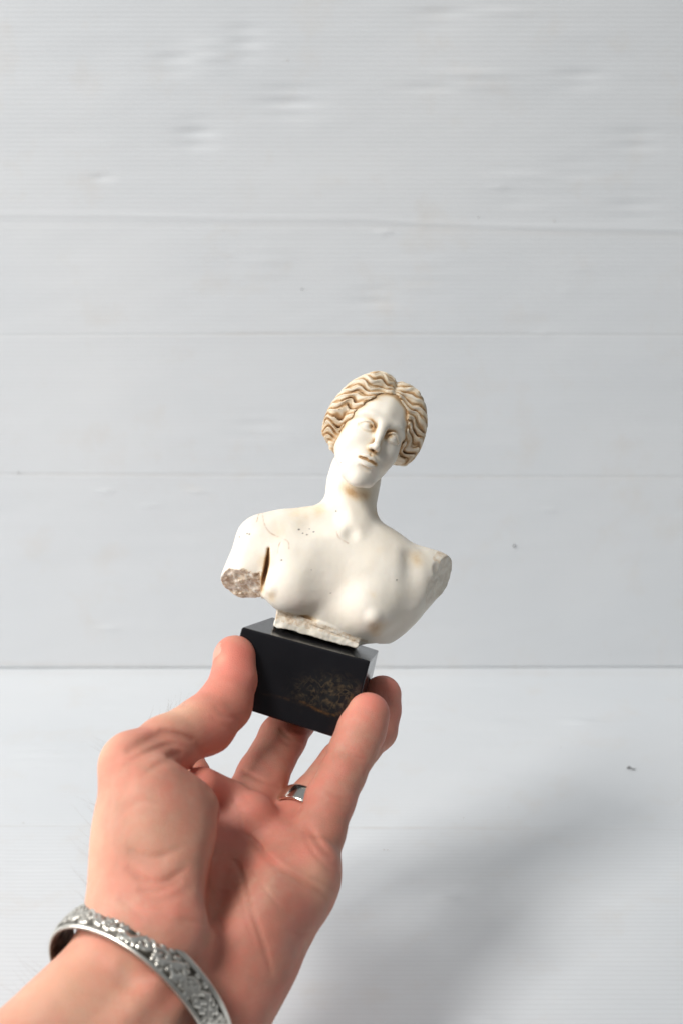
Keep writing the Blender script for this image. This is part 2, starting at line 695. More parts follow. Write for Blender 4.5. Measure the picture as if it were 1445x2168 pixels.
wall = sheet('wall', -.75, .75, .0007, .60, 380, 1000, wall_frame, PITCH_WALL, wall_dents,
             [(wl((-200, 452), (250, 455), (500, 462), (760, 462), (860, 470), (1100, 480), (1700, 492)), .0035, .0005),
              (wl((-200, 470), (760, 478), (1700, 506)), .004, -.0003),
              (wl((-200, 712), (700, 706), (1700, 712)), .0014, -.0005),
              (wl((-200, 1003), (1700, 1012)), .0014, -.0005)],
             [(wl3((-200, 712, .05), (300, 711, .2), (560, 706, .6), (700, 708, .7), (900, 706, .4), (1700, 712, .1)), .0022, .45),
              (wl3((-200, 1003, .3), (100, 1004, .5), (420, 1006, .5), (700, 1007, .2), (1000, 1010, .7), (1200, 1011, .3), (1700, 1012, .2)), .0022, .42),
              (wl3((-200, 478, .1), (700, 478, .2), (1100, 492, .5), (1700, 505, .5)), .004, .25),
              (wl3((-200, 1400, .5), (400, 1412, .5), (900, 1416, .6), (1700, 1418, .6)), .003, .35)],
             [], mat_sheet('fluted_sheet_wall', PITCH_WALL, 'Z'), seed=3)
fl = lambda *pp: [on_floor(x, y) for x, y in pp]
fl3 = lambda *pp: [(*on_floor(x, y), a) for x, y, a in pp]


def fdent(px, py, rx, ry, a):
    u, v = on_floor(px, py)
    return (u, v, rx * .00025, ry * .0006, a)


floor = sheet('floor', -.75, .75, .16, JOINT_Y + .03, 380, 1100, floor_frame, PITCH_FLOOR,
              [fdent(1230, 1530, 30, 10, .0016), fdent(1060, 1530, 40, 12, .0008), fdent(1060, 1645, 12, 5, .0010), fdent(940, 1905, 22, 8, .0016),
               fdent(735, 1810, 10, 5, .0012), fdent(1035, 2158, 18, 6, .0014), fdent(100, 1600, 80, 30, .0010), fdent(60, 1830, 70, 20, -.0010),
               fdent(1350, 1755, 30, 5, .0006), fdent(690, 1575, 20, 6, .0010)],
              [(fl((-300, 1745), (750, 1752), (1700, 1756)), .0022, -.0003)],
              [(fl3((-300, 1745, .2), (0, 1750, .6), (140, 1750, .3), (700, 1752, .8), (800, 1753, .9), (1000, 1754, .6), (1200, 1755, .2), (1700, 1756, .1)), .0022, .38),
               (fl3((-300, 1425, .4), (1700, 1428, .5)), .008, .25)],
              [], mat_sheet('fluted_sheet_floor', PITCH_FLOOR, 'Y'), seed=9)

# ------------------------------------------------------------------ bust
HS = .25                       # mm per head unit (head 200 units tall)
HC = V(782, 925, 1.0)          # middle of the head
HR = rot(-12, 11, -23.5)       # head frame -> view frame


def hh(*p):                    # head units -> view mm
    return HC + HR @ (f32(p) * HS)


def to_head(P):
    return ((P - HC) @ HR) / HS


def head_base(A):
    """classical female head in its own frame, A in head units with x folded"""
    f = Field(A)
    f.ell('add', (0, 26, -20), (60, 72, 84), 1)
    f.ell('add', (0, 30, 16), (49, 46, 46), 14)
    f.ell('add', (0, -14, 16), (46, 66, 50), 12)
    f.cone('add', (31, -38, 4), (13, -76, 40), 15, 13, 16)
    f.cone('add', (13, -76, 40), (0, -82, 45), 13, 14, 14)
    f.ell('add', (25, -24, 38), (20, 27, 22), 15)           # cheek bone
    f.ell('add', (0, -53, 48), (24, 24, 23), 14)            # muzzle
    f.ell('add', (0, -85, 51), (13, 11.5, 12.5), 12)        # chin
    # eye sockets and brow
    f.ell('sub', (22, -1, 78.8), (14.5, 9.5, 15), 7)
    f.ell('sub', (11, -3, 72.8), (5, 10, 8), 6)
    f.tube('add', [(3, 12, 64.5), (14, 18.5, 63.5), (30, 19.0, 57), (42, 11, 46)], [4.0, 3.2, 3.0, 2.4], 10)
    # nose: straight, broad bridge
    f.cone('add', (0, 52, 50), (0, -10, 71.5), 9.0, 5.6, 10)
    f.cone('add', (0, 0, 67), (0, -29, 79), 5.0, 5.0, 5)
    f.ell('add', (0, -31, 78.5), (6.2, 5.8, 7.5), 3)
    f.ell('add', (6.0, -33, 72), (3.8, 4.3, 6.6), 4)
    f.ell('sub', (3.9, -40.0, 78), (2.4, 3.2, 4.2), 1.5)
    f.tube('sub', [(12.5, -27, 76), (14.5, -34, 74), (13, -39, 73)], [.8, 1.3, .9], 3)
    return f


_q = head_base(np.zeros((1, 3), dtype=np.float32))


def snap(path, off=0.):
    """move head-frame points on to the face surface (found along z)"""
    zz = np.arange(110, 20, -.5, dtype=np.float32)
    out = []
    for x, y in path:
        P = np.stack([0 * zz + x, 0 * zz + y, zz], 1).astype(np.float32)
        d = head_base(P).d
        out.append((x, y, float(zz[np.argmax(d < 0)]) + off))
    return out


LIP_U = snap([(0, -50.2), (3.6, -48.8), (8.5, -50.2), (14.5, -53.4)], -.6)
LIP_L = snap([(0, -61.2), (4.5, -61.2), (10, -59.4), (14.5, -56.4)], -1.0)
LIP_M = snap([(0, -55.2), (5, -54.2), (9.5, -54.8), (14, -54.6), (16.8, -54.4)], .5)
LIP_C = snap([(0, -68.5), (9, -68.0)], 1.8)
PHIL = snap([(0, -42), (0, -46)], .8)


def head_field(Q):
    A = Q.copy()
    A[:, 0] = np.abs(A[:, 0])
    f = head_base(A)
    # eyes
    f.ell('add', (22, -1.4, 51.8), (12.2, 9.6, 14.2), 2.6)
    f.tube('add', [(10.2, -4.0, 64.5), (14, 1.0, 66.2), (21.5, 5.0, 66.4), (29, 3.2, 63.0), (36.0, -2.6, 56.5)], [1.3, 1.8, 2.0, 1.9, 1.6], 2.6)
    f.tube('add', [(10.5, -4.4, 64), (15, -7.4, 64.6), (22, -8.8, 64.2), (29, -7.4, 61.0), (36, -3.2, 56.2)], [.9, 1.0, 1.1, 1.0, .8], 4.2)
    f.tube('sub', [(12, 6.0, 67.2), (20, 10.2, 66.8), (29, 8.6, 63.4), (37, 2.6, 57.4)], [.4, .8, .8, .5], 2.4)
    f.tube('sub', [(11.5, -2.2, 68.0), (15, 1.2, 67.8), (22, 2.8, 67.2), (29, .6, 64), (33, -1.6, 60.8)], [.9, .9, .7, .7, .3], 1.4)
    # mouth
    f.tube('add', LIP_U, [3.4, 3.6, 3.0, 1.2], 2.5)
    f.tube('add', LIP_L, [4.9, 4.6, 3.4, 1.2], 2.8)
    f.tube('sub', LIP_M, [1.7, 1.9, 2.0, 1.8, 1.1], 1.2)
    f.tube('sub', LIP_C, [3.0, 1.8], 4)
    f.tube('sub', PHIL, [1.2, 1.4], 2)
    # ear
    return f.d


def strands(A, sx):
    """combed coordinate: planes through a line behind and below the ears; returns groove profiles"""
    ax = np.abs(A[:, 0])
    y = A[:, 1] + 60
    z = A[:, 2] + 108
    phi = np.arctan2(z, y)
    s = ax + .9 * np.clip(34 - A[:, 2], 0, 200) * np.clip(ax / 40, 0, 1)
    low = vnoise(A, 34., 7)
    s = s + 5 * low
    u = phi * 190 + (2.5 + 1.8 * low) * np.sin(2 * math.pi * s / 36 + sx * .9 + 2.2 * vnoise(A, 24., 15) + phi * 4) * np.clip(s / 18, .25, 1) + 3.4 * low
    x = u / 9.2
    # strands split and join: the count changes slowly across the head
    x = x + .35 * vnoise(A, 20., 9)
    fr = x - np.floor(x)
    g = np.minimum(fr, 1 - fr) * 2                # 0 in the groove, 1 on the crest
    k = np.floor(x)
    x2 = x * 2.0 + .5 + .3 * np.sin(s * .16 + k * 1.7)
    fr2 = x2 - np.floor(x2)
    g2 = np.minimum(fr2, 1 - fr2) * 2
    dep = .55 + .45 * np.sin(k * 2.3 + sx + s * .06)
    return g, g2, dep


def hair_field(Q):
    A = Q.copy()
    sx = np.sign(A[:, 0])
    ax = np.abs(A[:, 0])
    B = A.copy()
    B[:, 0] = ax
    d = ell(B, (0, 30, -17), (70, 74, 84))
    d = smin(d, ell(B, (30, 44, 8), (38, 32, 44)), 10)
    d = d - 3.2 * vnoise(A, 22., 19)
    f = Field(B, d)
    # parted rolls swept down over the ears
    f.tube('add', [(4, 84, 26), (30, 80, 34), (54, 56, 32), (66, 26, 20), (67, 2, 4), (60, -14, -14), (44, -18, -44), (20, -20, -76)],
           [15, 16, 15, 14, 14, 13, 13, 14], 10, n=4)
    f.tube('add', [(56, 2, -4), (63, -12, -8), (59, -26, -12), (52, -36, -20)], [11, 12, 11, 8], 6)
    f.ell('add', (0, -12, -88), (32, 24, 22), 8)
    f.tube('add', [(42, -50, -24), (49, -60, -22), (45, -68, -20)], [8, 7, 4], 4)
    d = f.d
    # parting valley
    part = np.exp(-(ax / 4.5) ** 2) * np.clip((B[:, 2] + 50) / 40, 0, 1)
    d = d + 4.0 * part
    g, g2, dep = strands(A, sx)
    amp = 4.6 * np.clip(ax / 9, .2, 1)
    d = d + amp * ((1 - np.sqrt(np.clip(g, 0, 1))) * (.6 + .55 * dep) - .35) + 1.5 * (1 - np.clip(g2 * 1.6, 0, 1)) * np.clip(ax / 9, .2, 1)
    low = np.clip((-14 - B[:, 1]) / 20, 0, 1)      # curly lower locks
    d = d + low * 3.0 * vnoise(Q + 3 * np.sin(Q[:, ::-1] * .25), 8.5, 11)
    # face window
    z = B[:, 2]
    tw = B[:, 0] / 51.0
    yy = (B[:, 1] + 22) / 88.0
    win = (np.sqrt(tw ** 2 + yy ** 2) - 1) * 52
    win = win + 1.2 * np.sin(B[:, 1] * .33 + sx * .8) + 2.0 * (1 - g) * np.clip(ax / 30, 0, 1)
    win = np.maximum(win, 4 - z)
    d = smax(d, -win, 3)
    # nothing under the jaw in front
    d = smax(d, -(B[:, 1] + 25 - 8 * sx), 7)
    # ear lobe and a loose lock under the roll on her right side
    if (sx < 0).any():
        e = tube(A, [(-47, -18, -6), (-49, -30, -12), (-46, -40, -17)], [8, 8, 5.5]) + 1.8 * vnoise(A, 7., 12)
        d = smin(d, e.astype(np.float32), 3)
    return d


STUMP_N = np.array((-.22, -.74, .63)) / np.linalg.norm((-.22, -.74, .63))


def bust_field(P):
    f = Field(P)
    # torso
    f.ell('add', V(745, 1225, -4), (30, 25, 15), 1, rot(6, 0, -15))
    f.ell('add', V(720, 1170, -4), (31, 15, 12), 6, rot(0, 0, -14))
    # shoulders and trapezius
    f.cone('add', V(722, 1120, -6), V(590, 1140, -5), 10.5, 10.2, 7)
    f.cone('add', V(590, 1143, -4), V(556, 1145, -3), 10.8, 10.3, 5)
    f.cone('add', V(556, 1148, -3), V(518, 1228, 1), 10.6, 9.7, 3)            # upper arm on the viewer's left
    f.cone('add', V(757, 1152, -10), V(898, 1218, -7), 10, 8.6, 5)
    f.cone('add', V(898, 1216, -7), V(926, 1212, -6), 8.6, 8.0, 4)
    f.ell('add', V(880, 1235, -4), (9, 14, 10), 6, rot(0, 0, -25))
    # ribs down to the cut
    f.ell('add', V(737, 1272, -5), (25.5, 20, 14.5), 8, rot(0, 0, -16))
    f.ell('add', V(838, 1254, -7), (10.5, 16, 11), 7, rot(0, 0, -30))
    # pectorals, breasts
    f.ell('add', V(630, 1205, 5), (13.5, 12, 8), 8, rot(0, 0, -20))
    f.ell('add', V(815, 1230, 4), (14, 12.5, 8), 8, rot(0, 0, -20))
    f.ell('add', V(617, 1246, 7), (10.6, 10.2, 9.0), 6)
    f.ell('add', V(778, 1290, 7.5), (11.0, 10.6, 9.6), 6)
    f.ell('add', V(578, 1247, 12.2), (2.2, 2.2, 2.0), 2)
    f.ell('add', V(790, 1306, 15.6), (2.2, 2.2, 2.0), 3)
    # neck
    f.cone('add', V(734, 1130, -6), V(745, 1025, -7), 12.0, 10.1, 5)
    f.cone('add', V(747, 1025, -7), V(768, 950, -9), 9.9, 9.6, 3)
    f.cone('add', V(722, 985, -9), V(738, 1128, 4.5), 2.4, 1.8, 5)            # neck tendons
    f.cone('add', V(782, 1010, -9), V(755, 1128, 4.2), 2.6, 1.8, 5)
    # collar bones and the notch between them
    f.tube('add', [V(728, 1140, 5.0), V(690, 1128, 4.0), V(630, 1120, 3.2), V(580, 1112, 2)], [1.6, 1.9, 1.8, 1.5], 4)
    f.tube('add', [V(765, 1142, 5.0), V(805, 1150, 3.0), V(855, 1172, 2.0), V(895, 1186, 0)], [1.6, 1.8, 1.6, 1.3], 4)
    f.ell('sub', V(742, 1126, 10.4), (1.8, 2.0, 1.8), 3.5)
    f.tube('sub', [V(700, 1090, 8), V(660, 1095, 9)], [3, 3], 7)
    f.tube('sub', [V(688, 1180, 17.6), V(682, 1240, 22.0), V(690, 1300, 23.5)], [2.0, 5.8, 7.2], 6)   # between the breasts
    # armpit fold on the left
    for zz in (12, 10.8, 9.6, 8.4):
        f.tube('sub', [V(569, 1162, zz), V(566, 1195, zz), V(558, 1230, zz), V(552, 1262, zz)], [.2, .45, .55, .6], 1.3)
    # shoulder line on the right
    f.tube('sub', [V(868, 1180, 8), V(874, 1230, 13), V(880, 1275, 13)], [.3, 1.5, 1.6], 7)
    # plinth lip under the breasts
    m = f._m(V(672, 1338, -3), 30)
    q = (f.P[m] - V(671, 1336, -4)) @ rot(0, 0, -15.5)
    bx = np.abs(q) - f32((17.2, 4.2, 11.5))
    bd = np.sqrt((np.maximum(bx, 0) ** 2).sum(1)) + np.minimum(bx.max(1), 0) - .5 + .9 * fbm(f.P[m], 4.5, 35, 3)
    f.d[m] = smin(f.d[m], bd, 1.2)
    # stump cuts
    nz = .9 * fbm(P, 3.2, 21, 3)

    def plane(c, n, k=.5):
        n = f32(n)
        n = n / np.linalg.norm(n)
        return (P - c) @ n + nz * k
    # arm stump: cut facing down, towards the viewer
    m = f._m(V(505, 1235, 0), 24)
    c = f32(STUMP_N)
    cut = (P[m] - V(512, 1225, 5.0)) @ c + nz[m] * 1.3
    sel = P[m][:, 0] < V(553, 1200, 0)[0]
    cut = np.where(sel, cut, -50)
    f.d[m] = smax(f.d[m], cut, .3)
    # right stump
    m = f._m(V(950, 1210, 0), 26)
    c = f32((.86, -.22, .46))
    c = c / np.linalg.norm(c)
    cut = (P[m] - V(916, 1232, 3.0)) @ c + nz[m] * .7
    f.d[m] = smax(f.d[m], cut, .4)
    m = f._m(V(930, 1195, 4), 7)
    f.d[m] = smax(f.d[m], -ell(P[m], V(931, 1196, 5), (2.6, 4.5, 3.2), rot(0, 0, -20)), 1)
    # head
    m = f._m(HC, 34)
    if len(m):
        f.d[m] = smin(f.d[m], head_field(to_head(P[m])) * HS, 1.4)
    f.ell('sub', V(752, 1052, 13), (7, 3.2, 6), 4, rot(0, 0, -20))            # under the chin
    # bottom: rough broken cut following the cast's lower edge
    a, b = V(575, 1325, 8), V(765, 1374, 8)
    t = (b - a) / np.linalg.norm(b - a)
    n = f32((t[1], -t[0], 0))                      # pointing down
    s = (P - a) @ t
    edge = np.interp(s, [-10, 0, 8, 20, 30, 35, 39, 46, 60], [-1.0, 0.0, .1, .2, .4, .2, -2.4, -4.0, -7]).astype(np.float32)
    bot = (P - a) @ n - edge + .8 * nz
    d = smax(f.d, bot, .4)
    # the broken ledge: below the breasts the front is chipped back to the lip
    under = np.interp(s, [-10, 0, 6, 14, 22, 30, 36, 42], [-7.5, -5.6, -5.4, -5.0, -4.2, -3.2, -2.4, 2]).astype(np.float32)
    w = (P - a) @ n - under
    ledge = P[:, 2] - np.interp(w, [-1.5, .4, 2.4, 3.0, 6], [30, 7.6, 8.6, 9.6, 10.2]).astype(np.float32) + nz * 1.0
    ledge = np.where((w > -1.6) & (s < 41), ledge, -50).astype(np.float32)
    d = smax(d, ledge, .5)
    d = d + .07 * vnoise(P, 4.0, 44) + .02 * vnoise(P, 1.3, 45)
    # back hollow is plain: flat back
    d = smax(d, -(P[:, 2] + 21), 3)
    return d


def bust_all(P):
    return bust_field(P)


def hair_all(P):
    d = hair_field(to_head(P)) * HS
    return d


def cavity(fn, P, N, r):
    return np.clip((r - fn((P + N * r).astype(np.float32))) / r, 0, 2)


def smooth_attr(Q, a, it):
    n = len(a)
    e0 = np.concatenate([Q[:, 0], Q[:, 1], Q[:, 2], Q[:, 3]])
    e1 = np.concatenate([Q[:, 1], Q[:, 2], Q[:, 3], Q[:, 0]])
    cnt = np.bincount(e0, minlength=n) + np.bincount(e1, minlength=n) + 2.
    for _ in range(it):
        a = (np.bincount(e0, a[e1], n) + np.bincount(e1, a[e0], n) + 2. * a) / cnt
    return a


def near_path(P, pts, zt=9):
    C = catmull(VL(pts), 4)
    d = np.full(len(P), 1e3, dtype=np.float32)
    for a, b in zip(C[:-1], C[1:]):
        d = np.minimum(d, rcone(P, a, b, 0, 0))
    return d


def build_statuette():
    root = thing('statuette', 'off-white plaster bust of a woman with brown-washed wavy hair on a black stone block', 'statuette', wpt(V(650, 1400, -2)))
    M = mat_plaster()
    # --- bust
    lo = [V(440, 0, 0)[0], V(0, 1400, 0)[1], -27]
    hi = [V(985, 0, 0)[0], V(0, 800, 0)[1], 30]
    Pv, Q = iso_mesh(bust_all, lo, hi, .36)
    hq = to_head(Pv)
    wf = np.clip((hq[:, 1] - 8) / 6, 0, 1) * (hq[:, 2] > 20) * (hq[:, 1] < 90)      # rub the brow smooth
    for _ in range(8):
        for ax in range(3):
            Pv[:, ax] = Pv[:, ax] * (1 - wf) + smooth_attr(Q, Pv[:, ax].astype(float), 1) * wf
    d, g = grad(bust_all, Pv, .12)
    N = g / (np.sqrt((g * g).sum(1)) + 1e-6)[:, None]
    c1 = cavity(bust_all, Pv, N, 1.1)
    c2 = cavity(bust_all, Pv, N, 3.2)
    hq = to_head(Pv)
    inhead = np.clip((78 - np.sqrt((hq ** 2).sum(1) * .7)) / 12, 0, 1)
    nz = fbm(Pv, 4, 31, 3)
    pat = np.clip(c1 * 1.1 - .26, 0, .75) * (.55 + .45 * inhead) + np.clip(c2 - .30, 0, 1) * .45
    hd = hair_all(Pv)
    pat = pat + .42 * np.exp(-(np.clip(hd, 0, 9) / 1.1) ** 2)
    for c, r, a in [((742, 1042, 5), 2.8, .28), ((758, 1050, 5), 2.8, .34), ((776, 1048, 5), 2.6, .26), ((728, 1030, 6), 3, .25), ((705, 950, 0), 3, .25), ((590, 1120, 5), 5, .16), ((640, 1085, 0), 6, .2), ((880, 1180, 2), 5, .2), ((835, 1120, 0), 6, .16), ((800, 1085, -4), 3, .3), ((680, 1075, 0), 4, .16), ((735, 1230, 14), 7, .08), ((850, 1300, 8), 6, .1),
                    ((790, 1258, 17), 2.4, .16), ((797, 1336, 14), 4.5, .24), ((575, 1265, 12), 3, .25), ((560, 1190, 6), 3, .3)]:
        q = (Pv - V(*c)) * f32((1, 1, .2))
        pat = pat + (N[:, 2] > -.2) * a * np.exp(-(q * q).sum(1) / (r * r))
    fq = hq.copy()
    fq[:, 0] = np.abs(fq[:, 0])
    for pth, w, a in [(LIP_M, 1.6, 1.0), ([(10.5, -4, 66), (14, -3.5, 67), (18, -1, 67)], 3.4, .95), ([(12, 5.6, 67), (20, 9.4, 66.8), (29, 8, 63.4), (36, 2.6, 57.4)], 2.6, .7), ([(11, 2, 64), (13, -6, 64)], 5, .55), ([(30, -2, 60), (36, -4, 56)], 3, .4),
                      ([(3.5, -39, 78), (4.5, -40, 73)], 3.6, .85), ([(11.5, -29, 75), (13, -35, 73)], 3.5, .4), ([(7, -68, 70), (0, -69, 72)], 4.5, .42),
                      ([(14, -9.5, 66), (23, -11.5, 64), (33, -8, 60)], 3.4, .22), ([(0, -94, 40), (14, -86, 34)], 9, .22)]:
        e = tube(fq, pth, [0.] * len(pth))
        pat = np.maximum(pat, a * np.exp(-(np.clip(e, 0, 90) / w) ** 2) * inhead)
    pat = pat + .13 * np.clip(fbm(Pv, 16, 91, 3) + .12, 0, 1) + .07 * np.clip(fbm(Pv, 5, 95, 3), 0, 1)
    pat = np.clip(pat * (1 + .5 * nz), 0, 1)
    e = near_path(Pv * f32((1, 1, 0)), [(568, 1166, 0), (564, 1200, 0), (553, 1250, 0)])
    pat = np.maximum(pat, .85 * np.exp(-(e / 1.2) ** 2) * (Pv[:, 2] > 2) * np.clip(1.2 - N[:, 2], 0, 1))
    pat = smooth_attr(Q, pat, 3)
    # raw broken faces
    raw = np.zeros(len(Pv), dtype=np.float32)
    c = f32(STUMP_N)
    m = (np.sqrt(((Pv - V(505, 1235, 3)) ** 2).sum(1)) < 14) & (N @ c > .64)
    raw[m] = 1 * (Pv[m][:, 0] < V(553, 0, 5)[0])
    c = f32((.90, -.12, .46))
    c /= np.linalg.norm(c)
    m = (np.sqrt((((Pv - V(934, 1186, 4)) @ rot(0, 0, -40) / f32((1, 1.7, 1.4))) ** 2).sum(1)) < 1.9)
    raw[m] = np.maximum(raw[m], .8)
    e = near_path(Pv * f32((1, 1, 0)), [(921, 1182, 0), (930, 1172, 0), (941, 1178, 0)])
    raw = np.maximum(raw, (e < 1.3 + .5 * nz) * .85 * (N[:, 2] > 0))
    m = (N @ c > .86) & (Pv[:, 0] > V(900, 0, 5)[0]) & (Pv[:, 1] < V(0, 1160, 5)[1]) & (Pv[:, 1] > V(0, 1330, 5)[1])
    raw[m] = np.maximum(raw[m], .30)
    a, b = V(575, 1322, 8), V(765, 1372, 8)
    t = (b - a) / np.linalg.norm(b - a)
    n = f32((t[1], -t[0], 0))
    s = (Pv - a) @ t
    w = (Pv - a) @ n
    band = (s > -3) & (s < 39) & (w > -7 + s * .09) & (w < -2.2 + .9 * nz)
    raw = np.maximum(raw, band * np.clip((N[:, 2] * .2 + .85 + .8 * nz), 0, 1))
    stain = np.zeros(len(Pv), dtype=np.float32)
    for pts, wd in [([(556, 1086, 6), (562, 1110, 8), (575, 1128, 9), (598, 1138, 10), (612, 1146, 10), (614, 1160, 11)], .25),
                    ([(590, 1170, 12), (594, 1150, 11), (602, 1142, 10)], .22), ([(548, 1088, 5), (545, 1105, 6)], .22), ([(712, 1125, 9), (718, 1138, 9.5), (736, 1149, 10)], .25)]:
        e = near_path(Pv[:, [0, 1, 2]] * f32((1, 1, 0)), [(x, y, 0) for x, y, z in pts]) * 1.0
        stain = np.maximum(stain, np.exp(-(e / wd) ** 2) * (.5 + .7 * vnoise(Pv, 1.3, 8)) * (N[:, 2] > .1))
    stain = np.clip(stain, 0, 1)
    speck = np.zeros(len(Pv), dtype=np.float32)
    for x, y, r in [(528, 1131, .5), (523, 1130, .45), (633, 1121, .5), (664, 1126, .45), (650, 1132, .4), (641, 1129, .35), (711, 1082, .4), (597, 1185, .5), (838, 1227, .4), (506, 1137, .4),
                    (655, 1120, .3), (752, 1010, .2), (721, 980, .28), (660, 1205, .25), (700, 1255, .25)]:
        k = V(x, y, 8)
        e = np.sqrt((((Pv - k) * f32((1, 1.4, .0))) ** 2).sum(1))
        speck = np.maximum(speck, np.clip(1.25 - e / r, 0, 1) * (N[:, 2] > .2))
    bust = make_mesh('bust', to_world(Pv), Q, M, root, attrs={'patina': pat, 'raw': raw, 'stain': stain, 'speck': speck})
    # --- hair
    c = hh(0, 10, -15)
    Hv, HQ = iso_mesh(hair_all, c - 32, c + 32, .30)
    d, g = grad(hair_all, Hv, .12)
    N = g / (np.sqrt((g * g).sum(1)) + 1e-6)[:, None]
    q = to_head(Hv)
    gr, g2, dep = strands(q, np.sign(q[:, 0]))
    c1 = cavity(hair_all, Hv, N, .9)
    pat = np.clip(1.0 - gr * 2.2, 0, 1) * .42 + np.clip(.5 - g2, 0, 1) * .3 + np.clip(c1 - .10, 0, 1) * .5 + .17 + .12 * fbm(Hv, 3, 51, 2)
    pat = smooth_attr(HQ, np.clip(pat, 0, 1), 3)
    z = np.zeros(len(Hv))
    hair = make_mesh('hair', to_world(Hv), HQ, M, bust, attrs={'patina': np.clip(pat, 0, 1), 'raw': z, 'stain': z, 'speck': z})
    # --- block
    Z1, Z2 = 20, -21
    C = {'ftl': V(512, 1328, Z1), 'ftr': V(783, 1400, Z1), 'fbl': V(470, 1486, Z1 - 1), 'fbr': V(737, 1571, Z1 - 1),
         'btl': V(576, 1306, Z2), 'btr': V(801, 1377, Z2 + 2), 'bbl': V(534, 1464, Z2 - 1), 'bbr': V(760, 1552, Z2)}
    n = 14

    def face(a, b, c_, d_):
        P = []
        for i in range(n + 1):
            for j in range(n + 1):
                u, v = i / n, j / n
                P.append((C[a] * (1 - u) + C[b] * u) * (1 - v) + (C[d_] * (1 - u) + C[c_] * u) * v)
        return P
    import bmesh
    bm = bmesh.new()
    for fc in (('ftl', 'fbl', 'fbr', 'ftr'), ('btl', 'btr', 'bbr', 'bbl'), ('ftl', 'ftr', 'btr', 'btl'), ('fbl', 'bbl', 'bbr', 'fbr'), ('ftl', 'btl', 'bbl', 'fbl'), ('ftr', 'fbr', 'bbr', 'btr')):
        pass
    names = list(C)
    Wc = to_world(np.array([C[k] for k in names]))
    org = ORG[root.name]
    vs = [bm.verts.new(Vector(p - org)) for p in Wc]
    ix = {k: v for k, v in zip(names, vs)}
    for fc in (('ftl', 'fbl', 'fbr', 'ftr'), ('btl', 'btr', 'bbr', 'bbl'), ('ftl', 'ftr', 'btr', 'btl'), ('fbl', 'bbl', 'bbr', 'fbr'), ('ftl', 'btl', 'bbl', 'fbl'), ('ftr', 'fbr', 'bbr', 'btr')):
        bm.faces.new([ix[k] for k in fc])
    bmesh.ops.recalc_face_normals(bm, faces=bm.faces)
    bmesh.ops.bevel(bm, geom=list(bm.edges), offset=.0007, segments=3, profile=.6, affect='EDGES')
    bmesh.ops.subdivide_edges(bm, edges=[e for e in bm.edges if e.calc_length() > .01], cuts=40, use_grid_fill=True)
    bm.normal_update()
    me = bpy.data.meshes.new('block')
    bm.to_mesh(me)
    bm.free()
    me.polygons.foreach_set('use_smooth', np.ones(len(me.polygons), dtype=bool))
    co = np.empty(len(me.vertices) * 3, dtype=np.float32)
    me.vertices.foreach_get('co', co)
    co = co.reshape(-1, 3) + org
    Mi = np.array(CAMM.inverted())
    L = (co @ Mi[:3, :3].T + Mi[:3, 3]) * 1000 + [0, 0, D0]
    px = 722.5 + L[:, 0] * FPX / (D0 - L[:, 2])
    py = 1084 - L[:, 1] * FPX / (D0 - L[:, 2])
    fr = L[:, 2] > 12
    ex = lambda x, y, a, b: np.exp(-(((px - x) / a) ** 2 + ((py - y) / b) ** 2) ** 1.5)
    vein = np.clip(ex(690, 1465, 62, 34) + .5 * ex(720, 1480, 34, 34), 0, 1) * fr
    lp = f32([(555, 1468), (600, 1478), (640, 1487), (680, 1507), (705, 1515), (725, 1508), (742, 1492), (745, 1470)])
    dist = seg2d(np.stack([px, py, 0 * px], 1).astype(np.float32), [np.array([x, y, 0.]) for x, y in lp])
    line = np.exp(-(dist / 2.0) ** 2) * fr * np.clip((px - 560) / 110, .25, 1)
    for k, a in (('vein', vein), ('line', line)):
        at = me.attributes.new(k, 'FLOAT', 'POINT')
        at.data.foreach_set('value', a.astype(np.float32))
    me.materials.append(mat_stone())
    o = bpy.data.objects.new('pedestal_block', me)
    COL.objects.link(o)
    o.parent = root
    return root


# ------------------------------------------------------------------ hand
H_JOINTS = {
    # finger: joints MCP, PIP, DIP, tip centre; radii mm
    'index': ([V(425, 1745, 40), V(372, 1582, -4), V(476, 1488, -24), V(548, 1425, -31)], [10.5, 9.4, 8.2, 7.4]),
    'middle': ([V(500, 1750, 42), V(598, 1562, 2), V(655, 1480, -22), V(690, 1415, -31.5)], [11, 9.4, 8.3, 7.5]),
    'ring': ([V(602, 1786, 42), V(724, 1616, 12), V(796, 1545, -4), V(808, 1471, -9)], [11, 9.0, 8.3, 8.0]),
    'pinky': ([V(648, 1850, 57), V(700, 1692, 44), V(747, 1588, 34), V(779, 1512, 29)], [9.6, 9.3, 8.9, 8.5]),
}


def finger(f, J, R, k=2.5, kroot=4):
    f.cone('add', J[0], J[0] * .45 + J[1] * .55, R[0], (R[0] + R[1]) / 2 * .99, kroot)
    f.cone('add', J[0] * .45 + J[1] * .55, J[1], (R[0] + R[1]) / 2 * .99, R[1], k)
    m = J[1] * .5 + J[2] * .5
    f.cone('add', J[1], m, R[1], R[1] * .93, k)
    f.cone('add', m, J[2], R[1] * .93, R[2], k)
    m = J[2] * .45 + J[3] * .55
    f.cone('add', J[2], m, R[2], R[2] * 1.03, k)
    f.cone('add', m, J[3], R[2] * 1.03, R[3], k)


def groove2d(f, pts, depth, w, zmin=-999, R=None):
    A = f32([V(x, y, z) for x, y, z in pts])
    c = (A.max(0) + A.min(0)) / 2
    R = float(np.linalg.norm(A - c, axis=1).max()) + 14
    C = [V(x, y, z) for x, y, z in pts]

    def fn(P):
        e, u = seg2d(P, [np.array([p[0], p[1], 0.]) for p in C], True)
        zl = P[:, 2] > (c[2] - 22)
        return depth * np.exp(-(e / w) ** 2) * zl * np.sqrt(np.clip(4.2 * u * (1 - u), 0, 1))
    f.op('disp', 0, c, R, fn)


